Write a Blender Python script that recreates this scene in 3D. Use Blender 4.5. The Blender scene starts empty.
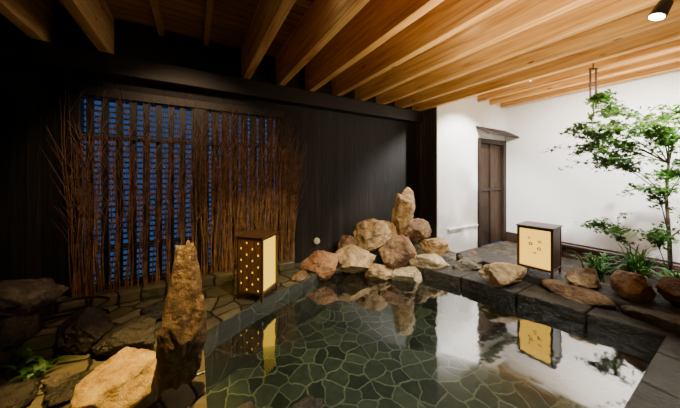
import bpy, bmesh, math, random
from mathutils import Vector, Matrix, noise, Euler
random.seed(7)
C=bpy.context.scene.collection
# ---------------------------------------------------------------- materials
def newmat(name):
    m=bpy.data.materials.new(name); m.use_nodes=True
    nt=m.node_tree; b=nt.nodes['Principled BSDF']; return m,nt,b
def N(nt,t,**k):
    n=nt.nodes.new(t)
    for a,v in k.items(): setattr(n,a,v)
    return n
def ramp(nt,stops):
    r=N(nt,'ShaderNodeValToRGB'); e=r.color_ramp.elements
    e[0].position,e[0].color=stops[0][0],(*stops[0][1],1)
    e[1].position,e[1].color=stops[-1][0],(*stops[-1][1],1)
    for p,c in stops[1:-1]:
        x=e.new(p); x.color=(*c,1)
    return r
def bump(nt,b,src,strength=.3,dist=.02):
    n=N(nt,'ShaderNodeBump'); n.inputs['Strength'].default_value=strength; n.inputs['Distance'].default_value=dist
    nt.links.new(src,n.inputs['Height']); nt.links.new(n.outputs[0],b.inputs['Normal']); return n
def coords(nt,scale=(1,1,1)):
    t=N(nt,'ShaderNodeTexCoord'); mp=N(nt,'ShaderNodeMapping'); mp.inputs['Scale'].default_value=scale
    nt.links.new(t.outputs['Object'],mp.inputs[0]); return mp.outputs[0]
def plain(name,col,rough=.6,metal=0,emit=None,es=0):
    m,nt,b=newmat(name); b.inputs['Base Color'].default_value=(*col,1); b.inputs['Roughness'].default_value=rough
    b.inputs['Metallic'].default_value=metal
    if emit: b.inputs['Emission Color'].default_value=(*emit,1); b.inputs['Emission Strength'].default_value=es
    return m
def wood(name,stops,grain=(1,1,1),scale=6,rough=.5,bs=.15,boards=None,groove=.012,var=.25,spec=.5):
    m,nt,b=newmat(name); L=nt.links.new
    v=coords(nt,grain)
    n1=N(nt,'ShaderNodeTexNoise'); n1.inputs['Scale'].default_value=scale; n1.inputs['Detail'].default_value=6; n1.inputs['Distortion'].default_value=.6
    L(v,n1.inputs['Vector'])
    r=ramp(nt,stops); L(n1.outputs[0],r.inputs[0]); col=r.outputs[0]; h=n1.outputs[0]
    if boards:
        ax,w=boards
        t=N(nt,'ShaderNodeTexCoord'); s=N(nt,'ShaderNodeSeparateXYZ'); L(t.outputs['Object'],s.inputs[0])
        d=N(nt,'ShaderNodeMath',operation='DIVIDE'); L(s.outputs[ax],d.inputs[0]); d.inputs[1].default_value=w
        fl=N(nt,'ShaderNodeMath',operation='FLOOR'); L(d.outputs[0],fl.inputs[0])
        fr=N(nt,'ShaderNodeMath',operation='FRACT'); L(d.outputs[0],fr.inputs[0])
        wn=N(nt,'ShaderNodeTexWhiteNoise',noise_dimensions='1D'); L(fl.outputs[0],wn.inputs['W'])
        mr=N(nt,'ShaderNodeMapRange'); L(wn.outputs[0],mr.inputs[0]); mr.inputs[3].default_value=1-var; mr.inputs[4].default_value=1+var*.4
        gt=N(nt,'ShaderNodeMath',operation='GREATER_THAN'); L(fr.outputs[0],gt.inputs[0]); gt.inputs[1].default_value=groove/w
        ma=N(nt,'ShaderNodeMath',operation='MAXIMUM'); L(gt.outputs[0],ma.inputs[0]); ma.inputs[1].default_value=.2
        mu=N(nt,'ShaderNodeMath',operation='MULTIPLY'); L(mr.outputs[0],mu.inputs[0]); L(ma.outputs[0],mu.inputs[1])
        vm=N(nt,'ShaderNodeVectorMath',operation='SCALE'); L(col,vm.inputs[0]); L(mu.outputs[0],vm.inputs['Scale']); col=vm.outputs[0]
    L(col,b.inputs['Base Color']); b.inputs['Roughness'].default_value=rough; b.inputs['Specular IOR Level'].default_value=spec
    bump(nt,b,h,bs,.01); return m
def pine(name,grain,gs):
    m,nt,b=newmat(name); L=nt.links.new
    v=coords(nt,grain)
    n1=N(nt,'ShaderNodeTexNoise'); n1.inputs['Scale'].default_value=gs; n1.inputs['Detail'].default_value=7; n1.inputs['Distortion'].default_value=.8; L(v,n1.inputs['Vector'])
    r=ramp(nt,[(.28,(.35,.16,.04)),(.45,(.58,.31,.095)),(.6,(.68,.40,.14)),(.75,(.76,.50,.20))]); L(n1.outputs[0],r.inputs[0])
    t=coords(nt,(2.2,.9,3.0)); vo=N(nt,'ShaderNodeTexVoronoi'); vo.inputs['Scale'].default_value=2.2; L(t,vo.inputs['Vector'])
    kr=ramp(nt,[(.05,(.30,.22,.18)),(.10,(1,1,1))]); L(vo.outputs['Distance'],kr.inputs[0])
    oi=N(nt,'ShaderNodeObjectInfo'); mr=N(nt,'ShaderNodeMapRange'); L(oi.outputs['Random'],mr.inputs[0]); mr.inputs[3].default_value=.8; mr.inputs[4].default_value=1.08
    mx=N(nt,'ShaderNodeMix',data_type='RGBA',blend_type='MULTIPLY'); mx.inputs[0].default_value=1; L(r.outputs[0],mx.inputs[6]); L(kr.outputs[0],mx.inputs[7])
    vm=N(nt,'ShaderNodeVectorMath',operation='SCALE'); L(mx.outputs[2],vm.inputs[0]); L(mr.outputs[0],vm.inputs['Scale'])
    L(vm.outputs[0],b.inputs['Base Color']); b.inputs['Roughness'].default_value=.75; b.inputs['Specular IOR Level'].default_value=.12; bump(nt,b,n1.outputs[0],.12,.01); return m
def crazy(name,scale,stone,grout,rough=.35,dim='2D',gw=.05,warp=.10):
    m,nt,b=newmat(name); L=nt.links.new
    v=coords(nt)
    nz=N(nt,'ShaderNodeTexNoise'); nz.inputs['Scale'].default_value=5; nz.inputs['Detail'].default_value=4; L(v,nz.inputs['Vector'])
    sc=N(nt,'ShaderNodeVectorMath',operation='SCALE'); L(nz.outputs['Color'],sc.inputs[0]); sc.inputs['Scale'].default_value=warp
    ad=N(nt,'ShaderNodeVectorMath',operation='ADD'); L(v,ad.inputs[0]); L(sc.outputs[0],ad.inputs[1])
    e=N(nt,'ShaderNodeTexVoronoi',voronoi_dimensions=dim,feature='DISTANCE_TO_EDGE'); e.inputs['Scale'].default_value=scale; L(ad.outputs[0],e.inputs['Vector'])
    f=N(nt,'ShaderNodeTexVoronoi',voronoi_dimensions=dim,feature='F1'); f.inputs['Scale'].default_value=scale; L(ad.outputs[0],f.inputs['Vector'])
    n2=N(nt,'ShaderNodeTexNoise'); n2.inputs['Scale'].default_value=14; n2.inputs['Detail'].default_value=8; L(v,n2.inputs['Vector'])
    s=N(nt,'ShaderNodeSeparateXYZ'); L(f.outputs['Color'],s.inputs[0])
    av=N(nt,'ShaderNodeMath',operation='MULTIPLY_ADD'); L(n2.outputs[0],av.inputs[0]); av.inputs[1].default_value=.6; 
    h=N(nt,'ShaderNodeMath',operation='MULTIPLY'); L(s.outputs[0],h.inputs[0]); h.inputs[1].default_value=.55; L(h.outputs[0],av.inputs[2])
    r=ramp(nt,stone); L(av.outputs[0],r.inputs[0])
    er=ramp(nt,[(gw*.6,(0,0,0)),(gw*1.3,(1,1,1))]); L(e.outputs['Distance'],er.inputs[0])
    mx=N(nt,'ShaderNodeMix',data_type='RGBA'); L(er.outputs[0],mx.inputs[0]); mx.inputs[6].default_value=(*grout,1); L(r.outputs[0],mx.inputs[7])
    L(mx.outputs[2],b.inputs['Base Color']); b.inputs['Roughness'].default_value=rough
    a2=N(nt,'ShaderNodeMath',operation='MULTIPLY_ADD'); L(n2.outputs[0],a2.inputs[0]); a2.inputs[1].default_value=.4; L(er.outputs[0],a2.inputs[2])
    bump(nt,b,a2.outputs[0],.5,.015); return m
def rockmat(name,c1,c2,c3,rough=.6,sc=5):
    m,nt,b=newmat(name); L=nt.links.new
    v=coords(nt)
    n=N(nt,'ShaderNodeTexNoise'); n.inputs['Scale'].default_value=sc; n.inputs['Detail'].default_value=10; n.inputs['Roughness'].default_value=.7; n.inputs['Distortion'].default_value=.8
    L(v,n.inputs['Vector']); r=ramp(nt,[(.34,c1),(.5,c2),(.64,c3)]); L(n.outputs[0],r.inputs[0]); L(r.outputs[0],b.inputs['Base Color'])
    n2=N(nt,'ShaderNodeTexNoise'); n2.inputs['Scale'].default_value=sc*3; n2.inputs['Detail'].default_value=10; n2.inputs['Roughness'].default_value=.65; L(v,n2.inputs['Vector'])
    b.inputs['Roughness'].default_value=rough; bump(nt,b,n2.outputs[0],.9,.05); return m

M_pine=pine('pine_rafter',(7,.45,7),3)
M_ceil=wood('pine_boards',[(.3,(.34,.15,.04)),(.55,(.50,.26,.08)),(.75,(.60,.34,.12))],(.6,9,9),3,.8,.1,boards=(1,.12),groove=.008,var=.3,spec=.1)
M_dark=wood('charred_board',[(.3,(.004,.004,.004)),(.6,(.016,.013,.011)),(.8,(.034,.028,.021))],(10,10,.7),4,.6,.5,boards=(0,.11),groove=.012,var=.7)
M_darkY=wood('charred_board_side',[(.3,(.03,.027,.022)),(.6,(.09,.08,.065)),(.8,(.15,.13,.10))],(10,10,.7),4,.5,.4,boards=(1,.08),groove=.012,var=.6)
M_dbeam=wood('dark_stained_beam',[(.3,(.006,.005,.004)),(.7,(.022,.016,.012))],(1,8,8),4,.5)
M_frame=wood('dark_wood_frame',[(.3,(.04,.016,.008)),(.7,(.12,.052,.022))],(8,8,1),5,.4)
M_panelw=wood('lantern_panel_wood',[(.3,(.10,.045,.016)),(.7,(.26,.12,.045))],(8,8,1),5,.45)
M_slat=wood('window_slat_wood',[(.3,(.006,.006,.006)),(.7,(.02,.015,.012))],(8,8,1),5,.5)
M_door=wood('weathered_door',[(.3,(.024,.013,.008)),(.7,(.060,.036,.022))],(12,12,1),4,.7,.3,boards=(0,.14),groove=.01,spec=.2)
M_doorf=wood('dark_door_frame',[(.3,(.016,.009,.006)),(.7,(.036,.022,.014))],(8,8,1),5,.6,spec=.2)
M_fence=wood('brown_base_boards',[(.3,(.025,.011,.007)),(.7,(.06,.028,.015))],(8,.6,8),4,.6)
M_twig=wood('twig_bark',[(.3,(.07,.032,.014)),(.7,(.26,.13,.06))],(1,1,1),12,.7)
M_bark=wood('maple_bark',[(.3,(.05,.03,.02)),(.7,(.13,.09,.06))],(6,6,1),8,.8)
m,nt,b=newmat('white_plaster'); n=N(nt,'ShaderNodeTexNoise'); n.inputs['Scale'].default_value=25; n.inputs['Detail'].default_value=5
nt.links.new(coords(nt),n.inputs['Vector']); r=ramp(nt,[(.3,(.79,.79,.78)),(.7,(.86,.86,.85))]); nt.links.new(n.outputs[0],r.inputs[0]); nt.links.new(r.outputs[0],b.inputs['Base Color']); b.inputs['Roughness'].default_value=.85; bump(nt,b,n.outputs[0],.15,.005); M_white=m
M_pool=crazy('pool_crazy_paving',6.0,[(.2,(.008,.012,.010)),(.55,(.027,.034,.027)),(.9,(.07,.078,.060))],(.14,.143,.10),.5,gw=.04,warp=.15)
M_poolw=crazy('pool_side_stone',4,[(.2,(.015,.018,.016)),(.55,(.03,.034,.028)),(.9,(.05,.055,.045))],(.07,.07,.055),.5,dim='3D',gw=.04)
M_floor=crazy('floor_crazy_paving',4.4,[(.2,(.03,.028,.018)),(.55,(.085,.073,.042)),(.9,(.17,.14,.08))],(.015,.014,.010),.3,gw=.05)
M_soil=rockmat('garden_soil',(.012,.009,.006),(.03,.022,.014),(.05,.04,.025),.9,12)
R_tan=rockmat('rock_tan',(.10,.055,.022),(.34,.22,.10),(.52,.39,.20))
R_lit=rockmat('rock_tan_lit',(.28,.15,.035),(.52,.34,.10),(.66,.49,.19))  # lamp's warm yellow light put into the boulder's tan colour
R_red=rockmat('rock_red',(.11,.04,.018),(.29,.13,.055),(.40,.23,.11))
R_brown=rockmat('rock_brown',(.05,.024,.010),(.17,.09,.038),(.32,.20,.09))
R_pale=rockmat('rock_pale',(.15,.11,.06),(.38,.30,.18),(.56,.47,.31))
R_grey=rockmat('rock_grey',(.035,.028,.020),(.10,.08,.058),(.21,.175,.13))
R_dark=rockmat('rock_dark',(.012,.010,.007),(.03,.025,.018),(.06,.052,.038),.4)
R_kerb=rockmat('rock_kerb_wet',(.009,.007,.005),(.022,.017,.011),(.042,.033,.022),.45)
R_pillar=rockmat('rock_pillar',(.025,.013,.006),(.11,.064,.030),(.27,.18,.09),.55,7)
M_paper=plain('lantern_paper',(.10,.05,.01),.9,0,(1,.56,.07),2.1)
M_paper2=plain('lantern_paper_bright',(.10,.06,.005),.9,0,(1,.62,.025),1.9)
M_black=plain('black_metal',(.01,.01,.01),.4,.3)
M_lens=plain('lamp_lens',(1,1,1),.3,0,(1,.95,.85),25)
M_iron=rockmat('rusty_iron',(.02,.008,.004),(.05,.02,.01),(.10,.04,.018),.6,20)
def leafmat(name,c1,c2):
    m,nt,b=newmat(name); n=N(nt,'ShaderNodeTexNoise'); n.inputs['Scale'].default_value=9
    nt.links.new(coords(nt),n.inputs['Vector']); r=ramp(nt,[(.35,c1),(.65,c2)]); nt.links.new(n.outputs[0],r.inputs[0]); nt.links.new(r.outputs[0],b.inputs['Base Color'])
    b.inputs['Roughness'].default_value=.5
    tr=N(nt,'ShaderNodeBsdfTranslucent'); nt.links.new(r.outputs[0],tr.inputs[0]); mx=N(nt,'ShaderNodeMixShader'); mx.inputs[0].default_value=.3
    nt.links.new(b.outputs[0],mx.inputs[1]); nt.links.new(tr.outputs[0],mx.inputs[2]); nt.links.new(mx.outputs[0],nt.nodes['Material Output'].inputs[0]); return m
M_leaf=leafmat('maple_leaf',(.014,.065,.004),(.07,.17,.010))
M_grass=leafmat('grass_blade',(.014,.07,.008),(.07,.19,.025))
# water
m,nt,b=newmat('bath_water'); nt.nodes.remove(b); L=nt.links.new
fr=N(nt,'ShaderNodeFresnel'); fr.inputs[0].default_value=1.2
tp=N(nt,'ShaderNodeBsdfTransparent'); tp.inputs[0].default_value=(.78,.85,.78,1)
gl=N(nt,'ShaderNodeBsdfGlossy'); gl.inputs['Roughness'].default_value=.05
mx=N(nt,'ShaderNodeMixShader'); nz=N(nt,'ShaderNodeTexNoise'); nz.inputs['Scale'].default_value=5; nz.inputs['Detail'].default_value=2
bp=N(nt,'ShaderNodeBump'); bp.inputs['Strength'].default_value=.12; bp.inputs['Distance'].default_value=.02
sc=N(nt,'ShaderNodeMath',operation='MULTIPLY'); sc.inputs[1].default_value=.42; sc.use_clamp=True
L(coords(nt),nz.inputs['Vector']); L(nz.outputs[0],bp.inputs['Height']); L(bp.outputs[0],gl.inputs['Normal'])
L(fr.outputs[0],sc.inputs[0]); L(sc.outputs[0],mx.inputs[0]); L(tp.outputs[0],mx.inputs[1]); L(gl.outputs[0],mx.inputs[2]); L(mx.outputs[0],nt.nodes['Material Output'].inputs[0]); M_water=m

# ---------------------------------------------------------------- mesh helpers
def obj_from_bm(name,bm,mat,parent=None,smooth=False):
    me=bpy.data.meshes.new(name); bm.to_mesh(me); bm.free()
    o=bpy.data.objects.new(name,me); C.objects.link(o); me.materials.append(mat)
    if smooth:
        for p in me.polygons: p.use_smooth=True
    if parent: o.parent=parent
    return o
def addbox(bm,x0,x1,y0,y1,z0,z1):
    g=bmesh.ops.create_cube(bm,size=1)['verts']
    for v in g:
        v.co=Vector(((x0+x1)/2+v.co.x*(x1-x0),(y0+y1)/2+v.co.y*(y1-y0),(z0+z1)/2+v.co.z*(z1-z0)))
    return g
def boxes(name,lst,mat,parent=None,bev=0):
    bm=bmesh.new()
    for q in lst: addbox(bm,*q)
    o=obj_from_bm(name,bm,mat,parent)
    if bev:
        md=o.modifiers.new('bevel','BEVEL'); md.width=bev; md.segments=2
    return o
def empty(name,loc,rz=0):
    e=bpy.data.objects.new(name,None); e.location=loc; e.rotation_euler=(0,0,rz); e.empty_display_size=.1; C.objects.link(e); return e
def cyl(bm,p0,p1,r0,r1=None,seg=12):
    r1=r0 if r1 is None else r1
    p0=Vector(p0); p1=Vector(p1); d=p1-p0
    g=bmesh.ops.create_cone(bm,cap_ends=True,segments=seg,radius1=r0,radius2=r1,depth=d.length)['verts']
    q=d.to_track_quat('Z','Y')
    for v in g: v.co=q@v.co+(p0+p1)/2
    return g
def rock(name,loc,dims,mat,seed,rz=0,cuts=14,rough=.12,tilt=0,sub=5,taper=0,parent=None):
    rnd=random.Random(seed)
    bm=bmesh.new(); bmesh.ops.create_icosphere(bm,subdivisions=sub,radius=1)
    pl=[]
    for i in range(cuts):
        n=Vector((rnd.gauss(0,1),rnd.gauss(0,1),rnd.gauss(0,.9))).normalized(); pl.append((n,rnd.uniform(.55,.82)))
    off=Vector((seed*3.1,seed*1.7,seed*.9))
    for v in bm.verts:
        p=v.co.copy()
        for n,d in pl:
            t=p.dot(n)
            if t>d: p-=n*(t-d)*.96
        k=noise.fractal(p*1.6+off,1.0,2.0,5)
        k2=noise.fractal(p*7+off,.8,2.0,4)
        p*=1+rough*k+rough*.32*k2
        v.co=p
    mxs=[max(abs(v.co[i]) for v in bm.verts) for i in range(3)]
    for v in bm.verts:
        q=Vector([v.co[i]/mxs[i]*dims[i]/2 for i in range(3)])
        if taper:
            t=v.co.z/mxs[2]; s=1-taper*t; q.x*=s; q.y*=s
        v.co=q
    o=obj_from_bm(name,bm,mat,parent,smooth=True); o.location=loc; o.rotation_euler=(tilt,tilt*.5,rz); return o

# ---------------------------------------------------------------- room shell
ZC=3.1
pool=[(.06,2.44),(.55,2.72),(1.15,2.98),(1.85,3.22),(2.4,2.95),(2.85,2.5),(3.0,2.1),(3.2,1.2),(3.43,.37),(1.5,.37),(.95,.9),(.48,1.28),(.06,1.5)]
outer=[(-1.75,-1.6),(3.95,-1.6),(3.95,3.63),(-1.75,3.63)]
bm=bmesh.new()
def loop(pts,z):
    vs=[bm.verts.new((x,y,z)) for x,y in pts]
    return [bm.edges.new((vs[i],vs[(i+1)%len(vs)])) for i in range(len(vs))]
E=loop(outer,0)+loop(pool,0)
bmesh.ops.triangle_fill(bm,edges=E,use_beauty=True,normal=(0,0,1))
obj_from_bm('floor',bm,M_floor)
bm=bmesh.new()
top=[bm.verts.new((x,y,0)) for x,y in pool]; bot=[bm.verts.new((x,y,-.55)) for x,y in pool]
for i in range(len(pool)):
    j=(i+1)%len(pool); bm.faces.new((top[i],top[j],bot[j],bot[i]))
bm.faces.new(bot)
o=obj_from_bm('bath_pool',bm,M_poolw); o.data.materials.append(M_pool); o.data.polygons[-1].material_index=1
bm=bmesh.new(); bm.faces.new([bm.verts.new((x,y,-.1)) for x,y in pool]); obj_from_bm('bath_water',bm,M_water)
def edge_x(y):
    P=[(.30,3.45),(.37,3.43),(1.2,3.2),(2.1,3.0),(2.5,2.85),(2.7,2.75)]
    for (a,xa),(b2,xb) in zip(P[:-1],P[1:]):
        if a<=y<=b2: return xa+(xb-xa)*(y-a)/(b2-a)
    return P[0][1] if y<.3 else P[-1][1]
bm=bmesh.new(); y=.34; rnd=random.Random(5)
while y<2.6:
    l=rnd.uniform(.38,.6); y1=min(y+l,2.65); zt=.03+rnd.uniform(-.006,.006)
    a0,a1=edge_x(y)-.03-rnd.uniform(0,.02),edge_x(y1)-.03-rnd.uniform(0,.02)
    pts=[(a0,y+.006),(3.56,y+.006),(3.56,y1-.006),(a1,y1-.006)]
    lo=[bm.verts.new((px,py,-.14)) for px,py in pts]; hi=[bm.verts.new((px,py,zt)) for px,py in pts]
    bm.faces.new(hi); bm.faces.new(lo[::-1])
    for i in range(4):
        j=(i+1)%4; bm.faces.new((lo[i],lo[j],hi[j],hi[i]))
    y=y1
o=obj_from_bm('bath_kerb',bm,R_kerb); md=o.modifiers.new('b','BEVEL'); md.width=.015; md.segments=3
sl=[(1.45+i*.52,1.45+i*.52+.51,.08,.40,-.14,.03) for i in range(5)]
boxes('bath_kerb',sl,R_kerb,bev=.012)

WX0,WX1,WZ0,WZ1=-1.07,1.17,.12,2.26
boxes('wall_back',[(-1.9,WX0,3.63,3.78,-.3,ZC),(WX1,4.1,3.63,3.78,-.3,ZC),(WX0,WX1,3.63,3.78,WZ1,ZC),(WX0,WX1,3.63,3.78,-.3,WZ0)],M_dark)
boxes('wall_left',[(-1.9,-1.75,-1.6,3.63,-.3,ZC)],M_dark)
boxes('wall_front',[(-1.9,6.55,-1.75,-1.6,-.3,ZC)],M_dark)
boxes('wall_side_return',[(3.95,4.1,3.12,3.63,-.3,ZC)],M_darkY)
boxes('wall_alley',[(3.955,5.26,3.10,3.25,-.3,ZC),(5.26,6.4,3.10,3.25,2.16,ZC)],M_white)
boxes('wall_right',[(6.4,6.55,-1.6,3.25,-.3,ZC)],M_white)
boxes('trim_alley_ledge',[(4.25,5.22,3.06,3.10,.28,.31)],M_white)
boxes('ceiling',[(-1.9,6.55,-1.75,3.78,ZC,ZC+.08)],M_ceil)
boxes('floor_alley',[(3.95,6.4,-1.6,3.1,-.3,-.2)],R_grey)
boxes('lintel_beam',[(-1.75,3.95,3.44,3.63,2.42,2.635)],M_dbeam,bev=.01)
boxes('trim_wall_plinth',[(-1.75,1.25,3.40,3.63,0,.12)],M_floor,bev=.02)
big=[.594+.47*i for i in range(-4,8)]
for i,x in enumerate(big):
    if i in (2,3):
        boxes('ceiling_rafter',[(x-.03,x+.03,-1.6,3.63,3.02,ZC)],M_pine,bev=.006)
    else:
        boxes('ceiling_rafter',[(x-.045,x+.045,-1.6,3.63,2.64,ZC)],M_pine,bev=.006)
for i in range(5):
    x=4.35+.47*i
    boxes('alley_rafter',[(x-.035,x+.035,-1.6,3.1,2.94,ZC)],M_pine,bev=.005)

d=empty('alley_door',(0,0,0))
boxes('panel',[(5.34,6.26,3.14,3.19,-.2,2.06)],M_door,d)
boxes('frame',[(5.26,5.34,3.06,3.2,-.2,2.16),(6.26,6.38,3.06,3.2,-.2,2.16),(5.34,6.26,3.06,3.2,2.06,2.16),(5.77,5.83,3.10,3.15,-.2,2.06),(5.34,6.26,3.11,3.15,1.0,1.06)],M_doorf,d,.005)
bm=bmesh.new()
vs=[bm.verts.new(p) for p in [(5.2,3.1,2.38),(6.4,3.1,2.38),(6.4,2.80,2.20),(5.2,2.80,2.20),(5.2,3.1,2.42),(6.4,3.1,2.42),(6.4,2.80,2.24),(5.2,2.80,2.24)]]
for f in [(0,1,2,3),(7,6,5,4),(0,3,7,4),(3,2,6,7),(2,1,5,6)]: bm.faces.new([vs[i] for i in f])
obj_from_bm('door_canopy',bm,M_doorf)
boxes('trim_right_base',[(6.35,6.4,-1.6,3.05,-.2,.02)],M_fence)
boxes('low_garden_fence',[(5.2,5.24,-1.55,1.72,-.2,.20),(5.18,5.26,-1.55,1.74,.20,.23),(5.17,5.20,1.66,1.72,-.2,.2),(5.17,5.20,.5,.56,-.2,.2),(5.17,5.20,-.6,-.54,-.2,.2)],M_fence,bev=.004)

# window
w=empty('window_1',(0,0,0))
fr=[(WX0-.06,WX1+.06,3.58,3.70,WZ1-.06,WZ1+.04),(WX0-.06,WX1+.06,3.58,3.70,WZ0-.03,WZ0+.05),(WX0-.06,WX0+.04,3.58,3.70,WZ0,WZ1),(WX1-.04,WX1+.06,3.58,3.70,WZ0,WZ1),(-.02,.12,3.60,3.68,WZ0,WZ1)]
boxes('frame',fr,M_slat,w,.005)
sl=[]; x=WX0+.10
while x<WX1-.05:
    hw=.030 if x<.05 else .046
    sl.append((x-hw,x+hw,3.63,3.655,WZ0,WZ1)); x+=.12
boxes('slats_vertical',sl,M_slat,w)
sl=[]; z=WZ0+.08
while z<WZ1-.05:
    sl.append((WX0,WX1,3.67,3.682,z-.010,z+.010)); z+=.062
boxes('slats_horizontal',sl,M_slat,w)

# brushwood screen
cu=bpy.data.curves.new('brushwood_screen','CURVE'); cu.dimensions='3D'; cu.bevel_depth=.0055; cu.bevel_resolution=1
def spl(cu,pts,rs):
    s=cu.splines.new('POLY'); s.points.add(len(pts)-1)
    for i,(p,r) in enumerate(zip(pts,rs)): s.points[i].co=(*p,1); s.points[i].radius=r
x=WX0+.04
while x<WX1+.08:
    dense = 1.0 if (x<-.9 or x>.12) else .6
    for k in range(int(12*dense)+1):
        bx=x+random.gauss(0,.018); y=3.52+random.uniform(-.045,.035); z0=.10; ht=random.uniform(1.35,2.2)
        lean=random.gauss(0,.06)*(1.2 if dense==1 else .7); cur=random.gauss(0,.08)*(1 if dense==1 else .7)
        if x<-.9: lean-=.02
        pts=[];rs=[]
        ph=random.uniform(0,6)
        for j in range(10):
            t=j/9; pts.append((bx+lean*t+cur*t*t*t+.014*math.sin(ph+7*t),y+.02*math.sin(ph+4*t),z0+ht*t)); rs.append(1.25-.95*t)
        spl(cu,pts,rs)
        for q in range(random.randint(2,5)):
            j=random.randint(3,8); p=Vector(pts[j]); s=random.choice((-1,1)); l=random.uniform(.15,.42)
            bp_=[(p.x+s*l*.34*t+s*.03*t*t,p.y+random.uniform(-.01,.01),min(p.z+l*t,2.38)) for t in (0,.33,.66,1)]
            spl(cu,bp_,[rs[j]*.7,.45,.3,.2])
    x+=.12 if dense<1 else .085
o=bpy.data.objects.new('brushwood_screen',cu); C.objects.link(o); cu.materials.append(M_twig)
boxes('screen_batten',[(WX0-.05,WX1+.08,3.565,3.58,.55,.58),(WX0-.05,WX1+.08,3.565,3.58,1.75,1.78)],M_slat)

# ---------------------------------------------------------------- lanterns
def lantern(loc,rz,w,h,holes,paper):
    e=empty('paper_lantern',loc,rz); a=w/2; t=.030*w/.4
    z0=.09*h/.7; z1=h-.02
    L=[]
    for sx in(-1,1):
        for sy in(-1,1):
            L.append((sx*a-t/2,sx*a+t/2,sy*a-t/2,sy*a+t/2,0,z1))
    boxes('posts',L,M_frame,e,.003)
    L=[]
    for zz,th in((z0,t),(z1-t/2,t)):
        L+=[(-a,a,-a-t/2,-a+t/2,zz-th/2,zz+th/2),(-a,a,a-t/2,a+t/2,zz-th/2,zz+th/2),(-a-t/2,-a+t/2,-a,a,zz-th/2,zz+th/2),(a-t/2,a+t/2,-a,a,zz-th/2,zz+th/2)]
    boxes('rails',L,M_frame,e,.003)
    boxes('cap',[(-a-t*.9,a+t*.9,-a-t*.9,a+t*.9,z1,z1+.015)],M_frame,e,.004)
    boxes('base_board',[(-a,a,-a,a,z0-.012,z0+.01)],M_frame,e)
    p=a-.012
    boxes('paper_shade',[(-p,p,-p,-p+.004,z0,z1-t),(-p,p,p-.004,p,z0,z1-t),(-p,-p+.004,-p,p,z0,z1-t),(p-.004,p,-p,p,z0,z1-t)],paper,e)
    if holes:
        bm=bmesh.new(); nx,nz=17,27; H=z1-z0-t; V=[[bm.verts.new((-a-.004,-a+2*a*i/nx,z0+H*j/nz)) for i in range(nx+1)] for j in range(nz+1)]
        for j in range(nz):
            for i in range(nx):
                if (i%4==2 and j%3==1 and ((i//4+j//3)%2==0)): continue
                bm.faces.new((V[j][i],V[j][i+1],V[j+1][i+1],V[j+1][i]))
        o=obj_from_bm('perforated_panel',bm,M_panelw,e); md=o.modifiers.new('s','SOLIDIFY'); md.thickness=.006
    else:
        boxes('side_panel',[(a-.004,a+.006,-a,a,z0,z1-t)],M_frame,e)
        bm=bmesh.new()
        def disc(x,z,r):
            g=bmesh.ops.create_circle(bm,cap_ends=True,segments=16,radius=r)['verts']
            for v in g: v.co=Vector((x+v.co.x,-p-.003,z+v.co.y))
        zc=(z0+z1)/2
        for (cx,cz,s) in [(-.05,.05,.016),(.06,.10,.013),(.05,-.01,.015),(-.07,.14,.010),(.0,-.08,.010)]:
            for k in range(5):
                an=k*math.tau/5+.3; disc(cx*w/.4+s*math.cos(an),zc+cz*.8+s*math.sin(an),s*.52)
        obj_from_bm('blossom_motif',bm,M_black,e)
    return e
lantern((.62,2.90,.0),math.radians(44),.30,.70,True,M_paper2)
lantern((3.80,1.44,.13),math.radians(-84),.34,.60,False,M_paper)

# ---------------------------------------------------------------- rocks
rocks=[
((1.57,3.20,.08),(.62,.40,.42),R_red),((2.04,3.06,.09),(.68,.5,.44),R_tan),((2.58,3.24,.34),(.95,.6,.62),R_tan),
((2.76,2.88,.12),(.86,.6,.66),R_brown),((3.05,2.50,.02),(.74,.46,.38),R_pale),((3.34,2.66,.20),(.52,.4,.34),R_tan),
((3.22,2.95,.40),(.58,.42,.46),R_brown),((2.62,2.56,-.06),(.66,.42,.20),R_pale),((2.28,2.80,-.04),(.46,.36,.24),R_tan),
((2.22,3.35,.16),(.55,.4,.48),R_brown),((3.1,3.25,.25),(.9,.6,.6),R_grey),((1.20,3.10,.02),(.34,.24,.15),R_brown),
((1.82,3.26,.0),(.36,.3,.22),R_pale)]
for i,(l,dm,mt) in enumerate(rocks):
    rock('boulder',l,dm,mt,i+11,rz=-.5+.37*(i%4))
for i,(l,dm,mt) in enumerate([((3.28,1.62,.13),(.62,.38,.27),R_tan),((3.76,1.0,.20),(.54,.34,.25),R_tan),
((3.86,.64,.24),(.46,.36,.28),R_tan),((3.88,.32,.26),(.40,.36,.32),R_brown),((3.4,2.15,.06),(.5,.3,.18),R_grey),((3.75,2.3,.05),(.5,.4,.25),R_brown)]):
    rock('boulder',l,dm,mt,i+24,rz=-.5+.37*(i%4))
rock('standing_stone',(3.02,3.03,.72),(.42,.30,.92),R_tan,91,rz=-.5,tilt=.04,taper=-.05,cuts=20)
rock('stone_pillar',(-.07,1.73,.47),(.27,.22,1.02),R_pillar,52,rz=.2,cuts=22,rough=.22,tilt=.03,taper=.07)
rock('boulder',(-.39,1.88,.13),(.54,.42,.42),R_lit,61,rz=.2)
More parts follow.
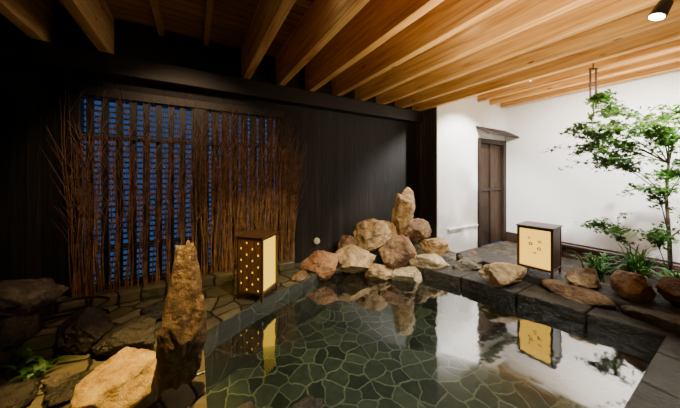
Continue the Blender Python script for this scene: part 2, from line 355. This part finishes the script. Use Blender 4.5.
for i,(l,dm,mt) in enumerate([((.50,1.33,-.02),(.36,.22,.12),R_grey),((.22,1.45,-.02),(.26,.2,.1),R_grey),
    ((-1.30,3.20,.34),(.62,.4,.34),R_grey),((-1.35,3.15,.10),(.7,.45,.36),R_dark),((-.78,2.82,.10),(.7,.4,.30),R_dark),((-1.3,2.62,.05),(.7,.5,.3),R_dark),
    ((-.44,2.55,.07),(.55,.4,.22),R_dark),((-.75,2.30,.02),(.18,.16,.12),R_grey),((-.66,2.20,.01),(.3,.26,.1),R_dark),((-1.0,2.2,.03),(.4,.34,.18),R_dark),((-.3,2.95,.05),(.4,.3,.16),R_dark)]):
    rock('boulder',l,dm,mt,i+131,rz=.4*i,rough=.16)
boxes('garden_ledge',[(3.56,4.05,-1.55,2.45,0,.13)],R_kerb,bev=.02)
for i,(y,l) in enumerate([(1.02,.62),(.38,.62),(-.3,.7),(2.2,.4)]):
    rock('ledge_slab',(3.56,y,.08),(.26,l,.17),R_brown if i==0 else R_grey,200+i,cuts=6,rough=.05)
boxes('garden_bed',[(4.06,5.17,-1.55,1.7,-.2,.02)],M_soil)
bm=bmesh.new(); g=bmesh.ops.create_circle(bm,cap_ends=True,segments=32,radius=.42)
for v in bm.verts: v.co=Vector((-1.0+v.co.x,2.72+v.co.y*.7,.05))
obj_from_bm('basin_water',bm,M_water)
cu=bpy.data.curves.new('garden_hose','CURVE'); cu.dimensions='3D'; cu.bevel_depth=.012
spl(cu,[(-.95+.22*math.cos(a*.3),3.22+.09*math.sin(a*.3),.02+.006*a) for a in range(32)],[1]*32)
o=bpy.data.objects.new('garden_hose',cu); C.objects.link(o); cu.materials.append(M_black)

# ---------------------------------------------------------------- plants
def grass(name,loc,n,h,spread,wd,mat):
    bm=bmesh.new()
    for i in range(n):
        a=random.uniform(0,math.tau); hh=h*random.uniform(.5,1); sp=spread*random.uniform(.3,1); d=Vector((math.cos(a),math.sin(a),0)); s=Vector((-d.y,d.x,0))
        b0=Vector((random.gauss(0,.03),random.gauss(0,.03),0)); prev=None
        for j in range(7):
            t=j/6; c=b0+d*sp*t**1.6+Vector((0,0,hh*(t-.45*t**3))); ww=wd*(1-t**2)*.5+.001
            cur=(bm.verts.new(c-s*ww),bm.verts.new(c+s*ww))
            if prev: bm.faces.new((prev[0],prev[1],cur[1],cur[0]))
            prev=cur
    o=obj_from_bm(name,bm,mat,smooth=True); o.location=loc; return o
grass('grass_clump',(4.30,1.05,.02),60,.65,.30,.018,M_grass)
grass('grass_clump',(4.50,.74,.02),90,.90,.36,.018,M_grass)
grass('broadleaf_plant',(4.35,.42,.02),50,.65,.28,.05,M_grass)
grass('broadleaf_plant',(4.85,1.1,.02),30,.45,.26,.045,M_grass)
grass('basin_plant',(-1.02,2.52,.1),22,.12,.16,.035,M_grass)
grass('basin_plant',(-.9,2.42,.05),18,.1,.14,.03,M_grass)

tree=empty('maple_tree',(0,0,0))
cl=[((4.37,.916,2.12),.26),((4.51,.72,1.92),.30),((4.14,1.08,1.70),.30),((4.5,.85,1.48),.30),((4.62,.53,1.76),.30),((4.62,.53,1.36),.24),((4.25,.95,.74),.24),((4.5,.62,.68),.28),((4.69,.49,2.05),.25),((4.30,1.03,2.30),.16),((4.4,.88,1.72),.30),((4.75,.3,1.6),.3),((4.7,.3,.85),.3),((4.8,.3,2.0),.3),((4.1,1.1,1.90),.22),((4.3,.95,1.92),.28),((4.3,.98,1.55),.25),((4.45,.6,1.2),.22),((4.4,.55,1.85),.3)]
cu=bpy.data.curves.new('branches','CURVE'); cu.dimensions='3D'; cu.bevel_depth=.015; cu.bevel_resolution=2
trunk=[(4.95,.55,0),(4.93,.56,.6),(4.9,.58,1.1),(4.88,.56,1.5),(4.9,.52,1.85),(4.86,.5,2.15)]
spl(cu,trunk,[1.5,1.2,1.0,.8,.5,.2])
ends=[]
for (c,r) in cl:
    c=Vector(c); st=min(trunk,key=lambda p:(Vector(p)-c).length+ (0.8 if p[2]>c.z-.15 else 0)); st=Vector(st)
    mid=(st+c)/2+Vector((0,0,.06)); spl(cu,[st,mid,c],[.5,.35,.2])
    for k in range(11):
        e=c+Vector((random.gauss(0,r*.6),random.gauss(0,r*.5),random.gauss(0,r*.30))); m2=(c+e)/2+Vector((0,0,.03))
        s0=mid.lerp(c,random.uniform(.2,1)); spl(cu,[s0,m2,e],[.22,.15,.08]); ends+= [(s0,m2),(m2,e)]
o=bpy.data.objects.new('branches',cu); C.objects.link(o); cu.materials.append(M_bark); o.parent=tree
bm=bmesh.new()
def leaf(p,s):
    R=Euler((random.gauss(0,.6),random.gauss(0,.6),random.uniform(0,6.28))).to_matrix()
    pts=[]
    for k,(an,l) in enumerate([(-2.1,.55),(-1.1,.85),(0,1.05),(1.1,.85),(2.1,.55)]):
        pts.append((an-.38 if k else an-.3,.34)); pts.append((an,l))
    pts.append((2.6,.28))
    vs=[bm.verts.new(p+R@Vector((math.cos(a)*r*s,math.sin(a)*r*s,-.15*r*r*s))) for a,r in pts]
    c=bm.verts.new(p)
    for i in range(len(vs)): 
        j=(i+1)%len(vs); bm.faces.new((c,vs[i],vs[j]))
for a,b_ in ends:
    for k in range(12):
        p=a.lerp(b_,random.random())+Vector((random.gauss(0,.035),random.gauss(0,.035),random.gauss(0,.018))); leaf(p,random.uniform(.028,.048))
obj_from_bm('leaves',bm,M_leaf,tree)

h=empty('hanging_iron_hook',(4.59,1.136,0))
bm=bmesh.new()
cyl(bm,(0,0,3.1),(0,0,2.76),.007); cyl(bm,(-.03,.02,2.78),(-.03,.02,2.34),.011); cyl(bm,(.03,-.02,2.78),(.03,-.02,2.26),.011)
for z in(2.78,2.56,2.34): cyl(bm,(-.045,.028,z),(.045,-.028,z),.011)
cyl(bm,(0,0,2.34),(.02,0,2.16),.010); cyl(bm,(.02,0,2.16),(-.04,.02,2.11),.010); cyl(bm,(-.04,.02,2.11),(-.07,.03,2.19),.009)
obj_from_bm('hook',bm,M_iron,h)

bm=bmesh.new(); cyl(bm,(1.69,3.63,.30),(1.69,3.60,.30),.05,seg=24); cyl(bm,(1.69,3.60,.30),(1.69,3.585,.30),.03,seg=24)
obj_from_bm('wall_outlet_cover',bm,plain('outlet',(.6,.58,.5),.4))

# ---------------------------------------------------------------- lights
def aim(o,t): o.rotation_euler=(Vector(t)-o.location).to_track_quat('-Z','Y').to_euler()
def spot(name,loc,tgt,e,ang,col=(1,.85,.62),rad=.04,blend=.5,fixture=True,ztop=ZC):
    l=bpy.data.lights.new(name,'SPOT'); l.energy=e; l.spot_size=math.radians(ang); l.color=col; l.shadow_soft_size=rad; l.spot_blend=blend
    o=bpy.data.objects.new(name,l); o.location=loc; C.objects.link(o); aim(o,tgt)
    if fixture:
        d=(Vector(tgt)-Vector(loc)).normalized(); bm=bmesh.new(); p=Vector(loc)
        cyl(bm,p-d*.13,p-d*.03,.04,.05,20); q=p-d*.08; cyl(bm,q,(q.x,q.y,ztop),.012)
        f=obj_from_bm('ceiling_spotlight',bm,M_black)
        bm=bmesh.new(); cyl(bm,p-d*.03,p-d*.027,.042,.042,20); g=obj_from_bm('lens',bm,M_lens,f)
    return o
def area(name,loc,tgt,e,sx,sy,col):
    l=bpy.data.lights.new(name,'AREA'); l.shape='RECTANGLE'; l.size=sx; l.size_y=sy; l.energy=e; l.color=col
    o=bpy.data.objects.new(name,l); o.location=loc; C.objects.link(o); aim(o,tgt); return o
spot('spot_light_rocks',(2.25,1.45,2.85),(2.72,2.95,.2),360,46,(1,.78,.44))
spot('spot_light_boulder',(.10,1.3,2.85),(-.34,1.88,.15),950,32,(1,.66,.20))
spot('fill_spot_ledge',(.85,1.6,2.85),(.7,2.95,0),210,50,(1,.84,.42))  # added spot and fixture, stands in for lantern glow on the ledge
spot('fill_spot_brushwood',(-.2,1.5,2.85),(0,3.6,1.0),110,72,(1,.66,.38))  # added warm spot and fixture to lift the twigs, no known lamp
spot('fill_spot_pool',(1.1,.9,2.85),(1.0,1.7,-.5),600,70,(1,.97,.80))  # added spot and fixture to brighten the paving under the water
spot('spot_light_pool_far',(2.93,.40,2.50),(2.1,1.6,-.5),350,72,(1,.98,.84),ztop=2.64)
spot('spot_light_garden',(4.12,-.1,2.86),(6.4,1.5,.6),1600,98,(1,.96,.90),blend=.8)
spot('spot_light_alley',(4.6,1.9,2.85),(4.7,3.1,.6),540,105,(1,.96,.89))
area('fill_area_rafters',(2.0,.7,1.95),(2.4,.7,3),46,1.6,1.1,(1,.80,.50))  # added unseen area light, floats over the pool to brighten the rafters
area('fill_area_alley',(4.8,1.2,1.9),(4.8,1.2,3),52,1.6,1.6,(1,.80,.48))  # added unseen fill aimed up at the alley ceiling, no real lamp
wd=bpy.data.worlds.new('dusk'); bpy.context.scene.world=wd; wd.use_nodes=True
bg=wd.node_tree.nodes['Background']; bg.inputs[0].default_value=(.05,.14,.38,1); bg.inputs[1].default_value=.45

cam=bpy.data.cameras.new('camera'); co=bpy.data.objects.new('camera',cam); C.objects.link(co)
co.location=(0,0,1.36); co.rotation_euler=(math.radians(90),0,math.radians(-30.4))
cam.sensor_width=36; cam.lens=13.08; cam.shift_y=-.0426; cam.clip_start=.05
bpy.context.scene.camera=co
